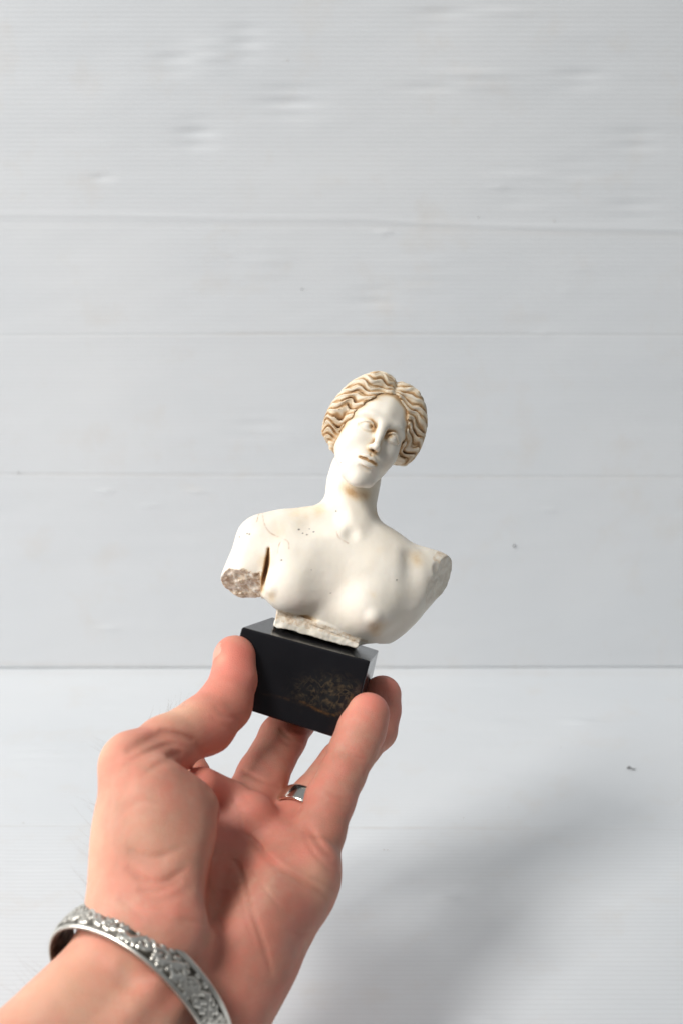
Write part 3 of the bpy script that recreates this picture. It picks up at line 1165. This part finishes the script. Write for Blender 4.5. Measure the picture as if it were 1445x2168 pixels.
PALM_LINES = [
    ([(430, 1640, 80), (452, 1700, 80), (468, 1770, 85), (475, 1850, 95), (462, 1930, 105), (425, 2010, 115)], .9, 1.6),
    ([(505, 1770, 65), (550, 1802, 66), (605, 1832, 68), (662, 1872, 70), (693, 1903, 70)], 1.2, 1.0),
    ([(480, 1830, 80), (505, 1858, 80), (538, 1925, 85), (562, 2005, 92), (575, 2070, 95)], .7, .9),
    ([(642, 1748, 62), (668, 1776, 64), (706, 1808, 60)], .8, 1.2),
    ([(640, 1760, 62), (668, 1800, 64), (706, 1836, 60)], .5, .8),
    ([(490, 1648, 50), (530, 1662, 52), (592, 1692, 50)], .7, .9),
    ([(690, 1678, 55), (712, 1690, 55), (740, 1700, 50)], .5, .8),
    ([(716, 1592, 48), (742, 1602, 48), (775, 1612, 45)], .5, .7),
    ([(590, 1540, 12), (612, 1560, 12), (645, 1570, 10)], .5, .8),
    ([(590, 1556, 12), (612, 1574, 12), (640, 1582, 10)], .4, .7),
    ([(268, 1590, 80), (310, 1572, 80), (349, 1568, 80), (395, 1582, 78), (425, 1615, 70)], 1.2, 1.7),
    ([(262, 1618, 85), (310, 1596, 85), (360, 1590, 85), (400, 1604, 80)], .7, 1.0),
    ([(300, 1640, 90), (340, 1618, 90), (385, 1612, 85)], .5, 1.2),
    ([(340, 1540, 60), (372, 1548, 60), (410, 1572, 60)], .6, 1.2),
    ([(262, 1842, 110), (300, 1868, 112), (345, 1870, 110), (395, 1842, 108)], .8, 1.3),
    ([(290, 1885, 110), (330, 1890, 112), (385, 1866, 108)], .7, 1.3),
    ([(255, 1800, 110), (295, 1822, 112), (340, 1820, 110), (385, 1800, 108)], .4, 1.3),
    ([(262, 1815, 110), (305, 1835, 112), (350, 1832, 110)], .4, 2.0),
    ([(300, 1900, 110), (350, 1905, 112), (410, 1880, 108)], .4, 2.0),
    ([(495, 1590, 45), (475, 1600, 50), (450, 1612, 50)], .4, .9),
    ([(520, 1850, 80), (560, 1872, 80), (600, 1912, 80)], .35, .6),
    ([(488, 1700, 60), (505, 1735, 62), (512, 1775, 66)], .35, .6),
    ([(508, 1690, 60), (530, 1712, 60), (548, 1722, 60)], .3, .5),
    ([(655, 1850, 72), (680, 1862, 70), (705, 1880, 66)], .4, .6),
    ([(600, 1960, 88), (630, 1975, 84), (664, 1978, 78)], .3, .6),
    ([(480, 1900, 95), (520, 1950, 95), (540, 2010, 98)], .3, .7),
    ([(380, 1940, 112), (430, 1960, 112), (470, 2000, 110)], .35, .9),
    ([(230, 1640, 90), (232, 1700, 95), (222, 1760, 98)], .25, 1.2),
    ([(255, 1720, 100), (300, 1700, 104), (360, 1712, 104)], .2, 1.2),
    ([(250, 1900, 110), (300, 1940, 114), (350, 1960, 116)], .35, 1.2),
    ([(694, 1700, 55), (715, 1708, 55), (738, 1712, 50)], .3, .5),
    ([(724, 1582, 48), (748, 1590, 48), (778, 1598, 45)], .25, .5),
    ([(455, 1490, 45), (480, 1512, 44), (515, 1520, 38)], .35, .8),
    ([(448, 1510, 48), (470, 1530, 47), (500, 1540, 42)], .3, .8),
    ([(620, 1545, 12), (636, 1552, 12), (655, 1556, 10)], .3, .5),
]


def hand_base(P):
    f = Field(P)
    # forearm: two bones side by side
    f.cone('add', V(252, 2068, 92), V(-66, 2440, 150), 20, 26, 1)
    f.cone('add', V(-30, 2480, 140), f32((-235, -215, 350)), 27, 38, 14)
    f.cone('add', V(420, 2165, 84), V(120, 2560, 130), 17.5, 25, 14)
    f.cone('add', V(350, 2110, 94), V(60, 2480, 150), 17, 22, 10)
    f.cone('add', V(345, 2080, 112), V(150, 2300, 140), 3.2, 3.2, 8)          # tendons of the inner wrist
    f.cone('add', V(390, 2110, 110), V(215, 2350, 140), 2.6, 2.6, 7)
    # palm: metacarpals
    f.cone('add', V(330, 2060, 90), H_JOINTS['index'][0][0] + f32((0, 0, -4)), 17, 12, 10)
    f.cone('add', V(370, 2080, 88), H_JOINTS['middle'][0][0] + f32((0, 0, -3)), 17, 12, 10)
    f.cone('add', V(410, 2095, 84), H_JOINTS['ring'][0][0] + f32((0, 0, -3)), 17, 12, 10)
    f.cone('add', V(450, 2110, 80), H_JOINTS['pinky'][0][0] + f32((0, 0, -3)), 17, 12, 10)
    # ball of the thumb
    f.ell('add', V(335, 1785, 84), (19, 31, 19), 9, rot(0, 0, 4))
    f.cone('add', V(268, 1950, 98), V(284, 1645, 72), 15, 11, 11)
    f.cone('add', V(350, 1960, 100), V(400, 1720, 78), 17, 11, 9)
    # heel of the hand, little-finger side
    f.cone('add', V(588, 1900, 66), V(464, 2110, 78), 17, 20, 9)
    f.ell('add', V(518, 2010, 80), (17, 26, 16), 9, rot(0, 0, -18))
    f.cone('add', V(608, 1880, 62), V(638, 1848, 58), 14.5, 11.5, 6)
    # pads under the fingers
    f.ell('add', V(664, 1822, 64), (8.5, 8.5, 8), 7)
    f.ell('add', V(604, 1788, 52), (8.5, 8, 8), 7)
    f.ell('add', V(536, 1720, 48), (8, 8, 8), 7)
    f.ell('add', V(636, 1868, 60), (12, 12, 12), 8)
    # hollow of the palm
    f.ell('sub', V(512, 1800, 90), (9, 24, 21), 8, rot(0, 0, -22))
    for n in ('index', 'middle', 'ring', 'pinky'):
        J, R = H_JOINTS[n]
        finger(f, J, R, kroot=7 if n == 'index' else 4)
    # webs
    f.cone('add', V(430, 1660, 55), V(480, 1680, 44), 6.5, 6, 6)
    f.cone('add', V(545, 1742, 42), V(596, 1785, 44), 6, 6, 5)
    # thumb
    f.cone('add', V(278, 1630, 74), V(350, 1577, 58), 10.6, 10.4, 6)
    f.cone('add', V(350, 1577, 58), V(435, 1535, 42), 10.4, 11.2, 3)
    f.cone('add', V(435, 1535, 42), V(476, 1492, 33), 11.2, 10.4, 3)
    f.cone('add', V(476, 1492, 33), V(494, 1440, 26), 10.4, 9.0, 3)
    f.cone('add', V(494, 1440, 26), V(497, 1390, 22), 9.0, 8.3, 2)
    f.ell('add', V(277, 1606, 70), (10.5, 9.5, 11), 4)

    return f


def hand_all(P):
    f = hand_base(P)
    for pts, d, w in PALM_LINES:
        groove2d(f, pts, d, w)
    # gentle unevenness of flesh
    f.d = f.d + .25 * vnoise(P, 13., 77) + .10 * vnoise(P, 5., 78)
    # ring squeezes the finger a little; block presses finger pads flat
    return f.d


def build_hand():
    lo = [-280, -262, -45]
    hi = [V(880, 0, 0)[0], V(0, 1330, 0)[1], 394]
    Pv, Q = iso_mesh(hand_all, lo, hi, .9, coarse=5)
    d, g = grad(hand_all, Pv, .2)
    N = g / (np.sqrt((g * g).sum(1)) + 1e-6)[:, None]
    nz = fbm(Pv, 14, 61, 3)
    red = .14 + .18 * nz + .12 * vnoise(Pv, 6., 62)
    for J, R in H_JOINTS.values():
        for k, (r, a) in zip((3, 2, 1), ((10, .50), (7, .22), (8, .22))):
            q = Pv - J[k]
            red = red + a * np.exp(-(q * q).sum(1) / (r * r))
    for c, r, a in [(V(494, 1420, 26), 13, .55), (V(440, 1530, 46), 12, .35), (V(300, 1570, 70), 12, .12), (V(520, 1720, 60), 16, .28), (V(600, 1700, 40), 12, .25), (V(660, 1800, 70), 12, .15),
                    (V(420, 1640, 60), 14, .35), (V(620, 1960, 90), 16, .15), (V(500, 2040, 100), 16, .12)]:
        q = Pv - c
        red = red + a * np.exp(-(q * q).sum(1) / (r * r))
    pale = np.zeros(len(Pv))
    for c, r, a in [(V(235, 1600, 70), 9, .8), (V(205, 1750, 85), 13, .55), (V(190, 1880, 95), 13, .4), (V(360, 1500, 55), 10, .5), (V(690, 1880, 75), 6, .4), (V(120, 2120, 120), 22, .55), (V(665, 1840, 75), 5, .35),
                    (V(400, 1490, 55), 8, .3), (V(536, 1425, 24), 3.5, .5), (V(752, 1500, 31), 3.5, .45), (V(470, 1395, 30), 3, .3), (V(330, 1760, 105), 14, .2)]:
        q = Pv - c
        pale = pale + a * np.exp(-(q * q).sum(1) / (r * r))
    crease = np.zeros(len(Pv), dtype=np.float32)
    for pts, dd, w in PALM_LINES:
        C = [V(*p) for p in pts]
        zc = np.mean([c[2] for c in C])
        e, U = seg2d(Pv, [np.array([p[0], p[1], 0.]) for p in C], True)
        crease = np.maximum(crease, .5 * min(.8, dd) * np.sqrt(np.clip(4 * U * (1 - U), 0, 1)) * np.exp(-(e / (w * .55)) ** 2) * (Pv[:, 2] > zc - 25) * (N[:, 2] > 0))
    root = make_mesh('person', to_world(Pv), Q, mat_skin(), origin=wpt(V(400, 1900, 80)),
                     attrs={'red': np.clip(red, 0, 1), 'pale': np.clip(pale, 0, 1), 'crease': crease})
    root['label'] = 'bare left hand and forearm of a person gripping the black block with thumb and fingertips'
    root['category'] = 'person'
    # nails: curved plates on the back of each fingertip
    nm = mat_nail()

    def nail(a, b, out, r, ln, half, tipk=.15):
        ax = (b - a) / np.linalg.norm(b - a)
        out = f32(out) - ax * (f32(out) @ ax)
        out = out / np.linalg.norm(out)
        sd = np.cross(ax, out)
        n1, n2 = 12, 12
        top, bot = [], []
        for i in range(n1 + 1):
            for j in range(n2 + 1):
                u, v = i / n1, j / n2 * 2 - 1
                wd = half * (1 - .18 * (1 - u) ** 2) * (1 - .5 * max(0, u - .8) ** 2 * 25 * .3) * (1 - .35 * max(0, .25 - u) / .25)
                an = v * wd
                h = ln * (u - .44) + (.5 - u) * 1.8 * v * v
                rr = math.sqrt(max(r * r - max(0, h) ** 2, 4)) - .02 - .5 * max(0, .2 - u) / .2 - .2 * abs(v) ** 6
                c = b + ax * h
                for lst, q in ((top, rr), (bot, rr - .7)):
                    lst.append(c + (out * math.cos(an) + sd * math.sin(an)) * q)
        m = n2 + 1
        N0 = len(top)
        F = []
        for i in range(n1):
            for j in range(n2):
                q = (i * m + j, i * m + j + 1, (i + 1) * m + j + 1, (i + 1) * m + j)
                F.append(q)
                F.append(tuple(k + N0 for k in q[::-1]))
        rim = [j for j in range(m)] + [i * m + n2 for i in range(1, n1 + 1)] + [n1 * m + j for j in range(n2 - 1, -1, -1)] + [i * m for i in range(n1 - 1, 0, -1)]
        for k in range(len(rim)):
            a_, b_ = rim[k], rim[(k + 1) % len(rim)]
            F.append((b_, a_, a_ + N0, b_ + N0))
        make_mesh('fingernail', to_world(np.array(top + bot)), F, nm, root)
    nail(V(494, 1440, 26), V(497, 1392, 22), (-.93, 0, .37), 8.55, 12.5, .74)
    for k, o_ in (('index', (-.5, .1, -.85)), ('middle', (-.2, .2, -1)), ('ring', (.75, 0, -.65)), ('pinky', (.7, 0, -.7))):
        J, R = H_JOINTS[k]
        nail(J[2], J[3], o_, R[3], 10, .60)
    return root


# ------------------------------------------------------------------ jewellery
def frame_from(axis, ref=(0, 0, 1)):
    a = np.asarray(axis, float)
    a = a / np.linalg.norm(a)
    u = np.cross(ref, a)
    u /= np.linalg.norm(u)
    v = np.cross(a, u)
    return u, v, a


def band_mesh(c, axis, ru, rv, half, thick, a0, a1, nu, nw, relief, ref=(0, 0, 1)):
    """curved band round an axis: returns view-frame verts, quads, relief per vertex"""
    u, v, a = frame_from(axis, ref)
    closed = abs(a1 - a0 - 2 * math.pi) < 1e-6
    th = np.linspace(a0, a1, nu, endpoint=not closed)
    # profile: outer face across the width (domed), then inner face back
    wo = np.linspace(-1, 1, nw)
    prof = [(w, 1, thick * (.45 + .55 * math.sqrt(max(0, 1 - w * w)))) for w in wo] + [(w, 0, 0.) for w in wo[::-1]]
    V_, R_ = [], []
    for i, t in enumerate(th):
        taper = 1.0
        if not closed:
            e = min(t - a0, a1 - t)
            taper = min(1, math.sqrt(max(e, 0) / .10 + .08))
        for (w, outer, h) in prof:
            rel = relief(t, w) if outer else 0.
            hh_ = h + (rel if outer else 0)
            p = np.asarray(c) + a * (w * half * taper) + (u * math.cos(t)) * (ru + hh_) + (v * math.sin(t)) * (rv + hh_)
            V_.append(p)
            R_.append(rel)
    n = len(prof)
    F = []
    m = nu if closed else nu - 1
    for i in range(m):
        for j in range(n):
            A, B = i * n + j, i * n + (j + 1) % n
            C_, D = ((i + 1) % nu) * n + (j + 1) % n, ((i + 1) % nu) * n + j
            F.append((A, B, C_, D))
    if not closed:
        F.append(tuple(range(n))[::-1])
        F.append(tuple((nu - 1) * n + j for j in range(n)))
    return np.array(V_), F, np.array(R_)


def build_jewellery():
    J = H_JOINTS['ring'][0]
    ax = J[1] - J[0]
    c = J[0] + ax * .375 + f32((-1.1, .3, .4))
    Vv, F, R_ = band_mesh(c, ax, 10.5, 10.5, 3.8, 1.3, 0, 2 * math.pi, 96, 13, lambda t, w: 0.)
    o = make_mesh('finger_ring', to_world(Vv), [tuple(f) for f in F], mat_silver('ring_silver', .16, False))
    o['label'] = 'plain domed silver band on the ring finger of the hand'
    o['category'] = 'ring'

    rnd = random.Random(4)
    dots = [(rnd.uniform(-2, 2 * math.pi - 2), rnd.uniform(-.75, .55), rnd.uniform(.020, .040), 1) for _ in range(620)]
    D = np.array(dots)

    def relief(t, w):
        # embossed scroll band between two plain rims
        edge = abs(w)
        if w > .62 or w < -.82:
            return .30
        d = np.abs(((D[:, 0] - t + math.pi) % (2 * math.pi)) - math.pi)
        e = np.sqrt((d / D[:, 2]) ** 2 + ((D[:, 1] - w) / .13) ** 2)
        k = float(np.min(e))
        b = max(0, 1 - k) ** .5 if k < 1 else 0
        vine = math.exp(-((w + .1 - .35 * math.sin(t * 17)) / .13) ** 2)
        vine2 = math.exp(-((w + .1 + .35 * math.sin(t * 17)) / .10) ** 2) * .7
        return .55 * max(b, vine, vine2)
    axis = V(350, 2085, 97) - V(110, 2375, 142)
    c = V(297, 2106, 99)
    Vv, F, R_ = band_mesh(c, axis, 35.0, 28.0, 6.4, 1.6, -1.88, 3.6, 720, 37, relief)
    o = make_mesh('bracelet', to_world(Vv), [tuple(f) for f in F], mat_silver('bracelet_silver', .3, True),
                  attrs={'tarnish': np.clip(1 - R_ / .28, 0, 1) * (R_ >= 0)})
    o['label'] = 'wide silver cuff bracelet with embossed scrollwork round the wrist'
    o['category'] = 'bracelet'



# ------------------------------------------------------------------ small marks on the sheets, hairs on the wrist
def build_bits():
    import bmesh
    dark = NT('grit')
    dark.b.inputs['Base Color'].default_value = (.05, .045, .04, 1)
    dark.b.inputs['Roughness'].default_value = .8
    brown = NT('brown_grit')
    brown.b.inputs['Base Color'].default_value = (.30, .22, .16, 1)
    brown.b.inputs['Roughness'].default_value = .8
    rnd = random.Random(7)

    def blob(parent, p, size, mat, name='grit'):
        bm = bmesh.new()
        bmesh.ops.create_icosphere(bm, subdivisions=1, radius=1)
        for v in bm.verts:
            v.co = Vector((v.co.x * size * rnd.uniform(.7, 1.3), v.co.y * size * rnd.uniform(.7, 1.3), v.co.z * size * rnd.uniform(.5, .9))) + Vector(p)
        P = np.array([v.co[:] for v in bm.verts])
        F = [tuple(v.index for v in f.verts) for f in bm.faces]
        bm.free()
        make_mesh(name, P, F, mat, parent)
    for x, y, s in [(1087, 1155, .9), (40, 1000, .45), (640, 612, .5), (610, 128, .35), (1012, 460, .45), (474, 488, .3), (1172, 468, .4), (1290, 1385, .3), (860, 1412, .35), (590, 1105, .3)]:
        u, v = on_wall(x, y)
        p = wall_frame(np.array([u]), np.array([v]), np.array([.0008]))[0]
        blob(wall, p, s * .0010, dark.m if s > .42 else brown.m)
    for x, y, s in [(812, 1802, .4), (820, 1803, .35), (1075, 1712, .3), (980, 1735, .3), (1185, 1585, .3), (50, 1745, .35)]:
        u, v = on_floor(x, y)
        blob(floor, (u, v, .0008), s * .0008, brown.m)
    # dark fibre on the floor
    pts = [on_floor(x, y) for x, y in ((1326, 1630), (1331, 1628), (1336, 1632), (1344, 1633))]
    P, F = [], []
    for k, (x, y) in enumerate(pts):
        r = (.0004, .0005, .0003, .0002)[k]
        for a in range(6):
            P.append((x, y + r * math.cos(a * math.pi / 3), .0012 + r * math.sin(a * math.pi / 3)))
    for k in range(3):
        for a in range(6):
            F.append((k * 6 + a, k * 6 + (a + 1) % 6, (k + 1) * 6 + (a + 1) % 6, (k + 1) * 6 + a))
    F += [tuple(range(6))[::-1], tuple(18 + a for a in range(6))]
    make_mesh('lint', np.array(P), F, dark.m, floor)


def build_hairs(hand):
    m = NT('body_hair')
    m.b.inputs['Base Color'].default_value = (.22, .14, .08, 1)
    m.b.inputs['Roughness'].default_value = .5
    rnd = random.Random(11)
    P, F = [], []
    spots = []
    for _ in range(34):
        t = rnd.random()
        spots.append((178 + 22 * math.sin(t * 3) + rnd.uniform(-4, 14), 1930 - 230 * t, rnd.uniform(60, 92), (-1, .55 + rnd.uniform(-.4, .5), rnd.uniform(-.4, .3)), rnd.uniform(5, 11)))
    for _ in range(14):
        spots.append((rnd.uniform(300, 380), 1535 - rnd.uniform(0, 30), rnd.uniform(45, 60), (rnd.uniform(-.2, .8), 1, rnd.uniform(-.5, .2)), rnd.uniform(3, 6)))
    for _ in range(12):
        spots.append((rnd.uniform(216, 236), rnd.uniform(1565, 1620), rnd.uniform(55, 70), (-1, .5, rnd.uniform(-.5, .2)), rnd.uniform(4, 7)))
    for _ in range(12):
        t = rnd.random()
        spots.append((95 - 90 * t, 2050 + 90 * t, rnd.uniform(85, 115), (-1, .5 + rnd.uniform(-.3, .6), rnd.uniform(-.3, .3)), rnd.uniform(5, 10)))
    for x, y, z, d, L in spots:
        p = V(x, y, z).astype(float)
        d = np.array(d, float)
        d /= np.linalg.norm(d)
        # march to the skin along the direction so each hair is rooted
        q = (p[None] + d[None] * np.linspace(-14, 18, 90)[:, None]).astype(np.float32)
        dd = hand_base(q).d
        ins = np.nonzero(dd < 0)[0]
        if len(ins) == 0:
            continue
        k = ins[-1]
        root = q[k].astype(float)
        bend = np.array([rnd.uniform(-.3, .3), rnd.uniform(.1, .8), rnd.uniform(-.3, .3)])
        n = 4
        base = len(P)
        for i in range(n + 1):
            u = i / n
            c = root + d * (L * u) + bend * (L * .4 * u * u)
            r = .028 * (1 - u) + .006
            for a in range(3):
                P.append(c + r * np.array([math.cos(a * 2.094), math.sin(a * 2.094), 0]))
        for i in range(n):
            for a in range(3):
                F.append((base + i * 3 + a, base + i * 3 + (a + 1) % 3, base + (i + 1) * 3 + (a + 1) % 3, base + (i + 1) * 3 + a))
    o = make_mesh('body_hair', to_world(np.array(P)), F, m.m, hand)
    o['kind'] = 'stuff'


build_statuette()
HAND = build_hand()
build_jewellery()
build_bits()
build_hairs(HAND)
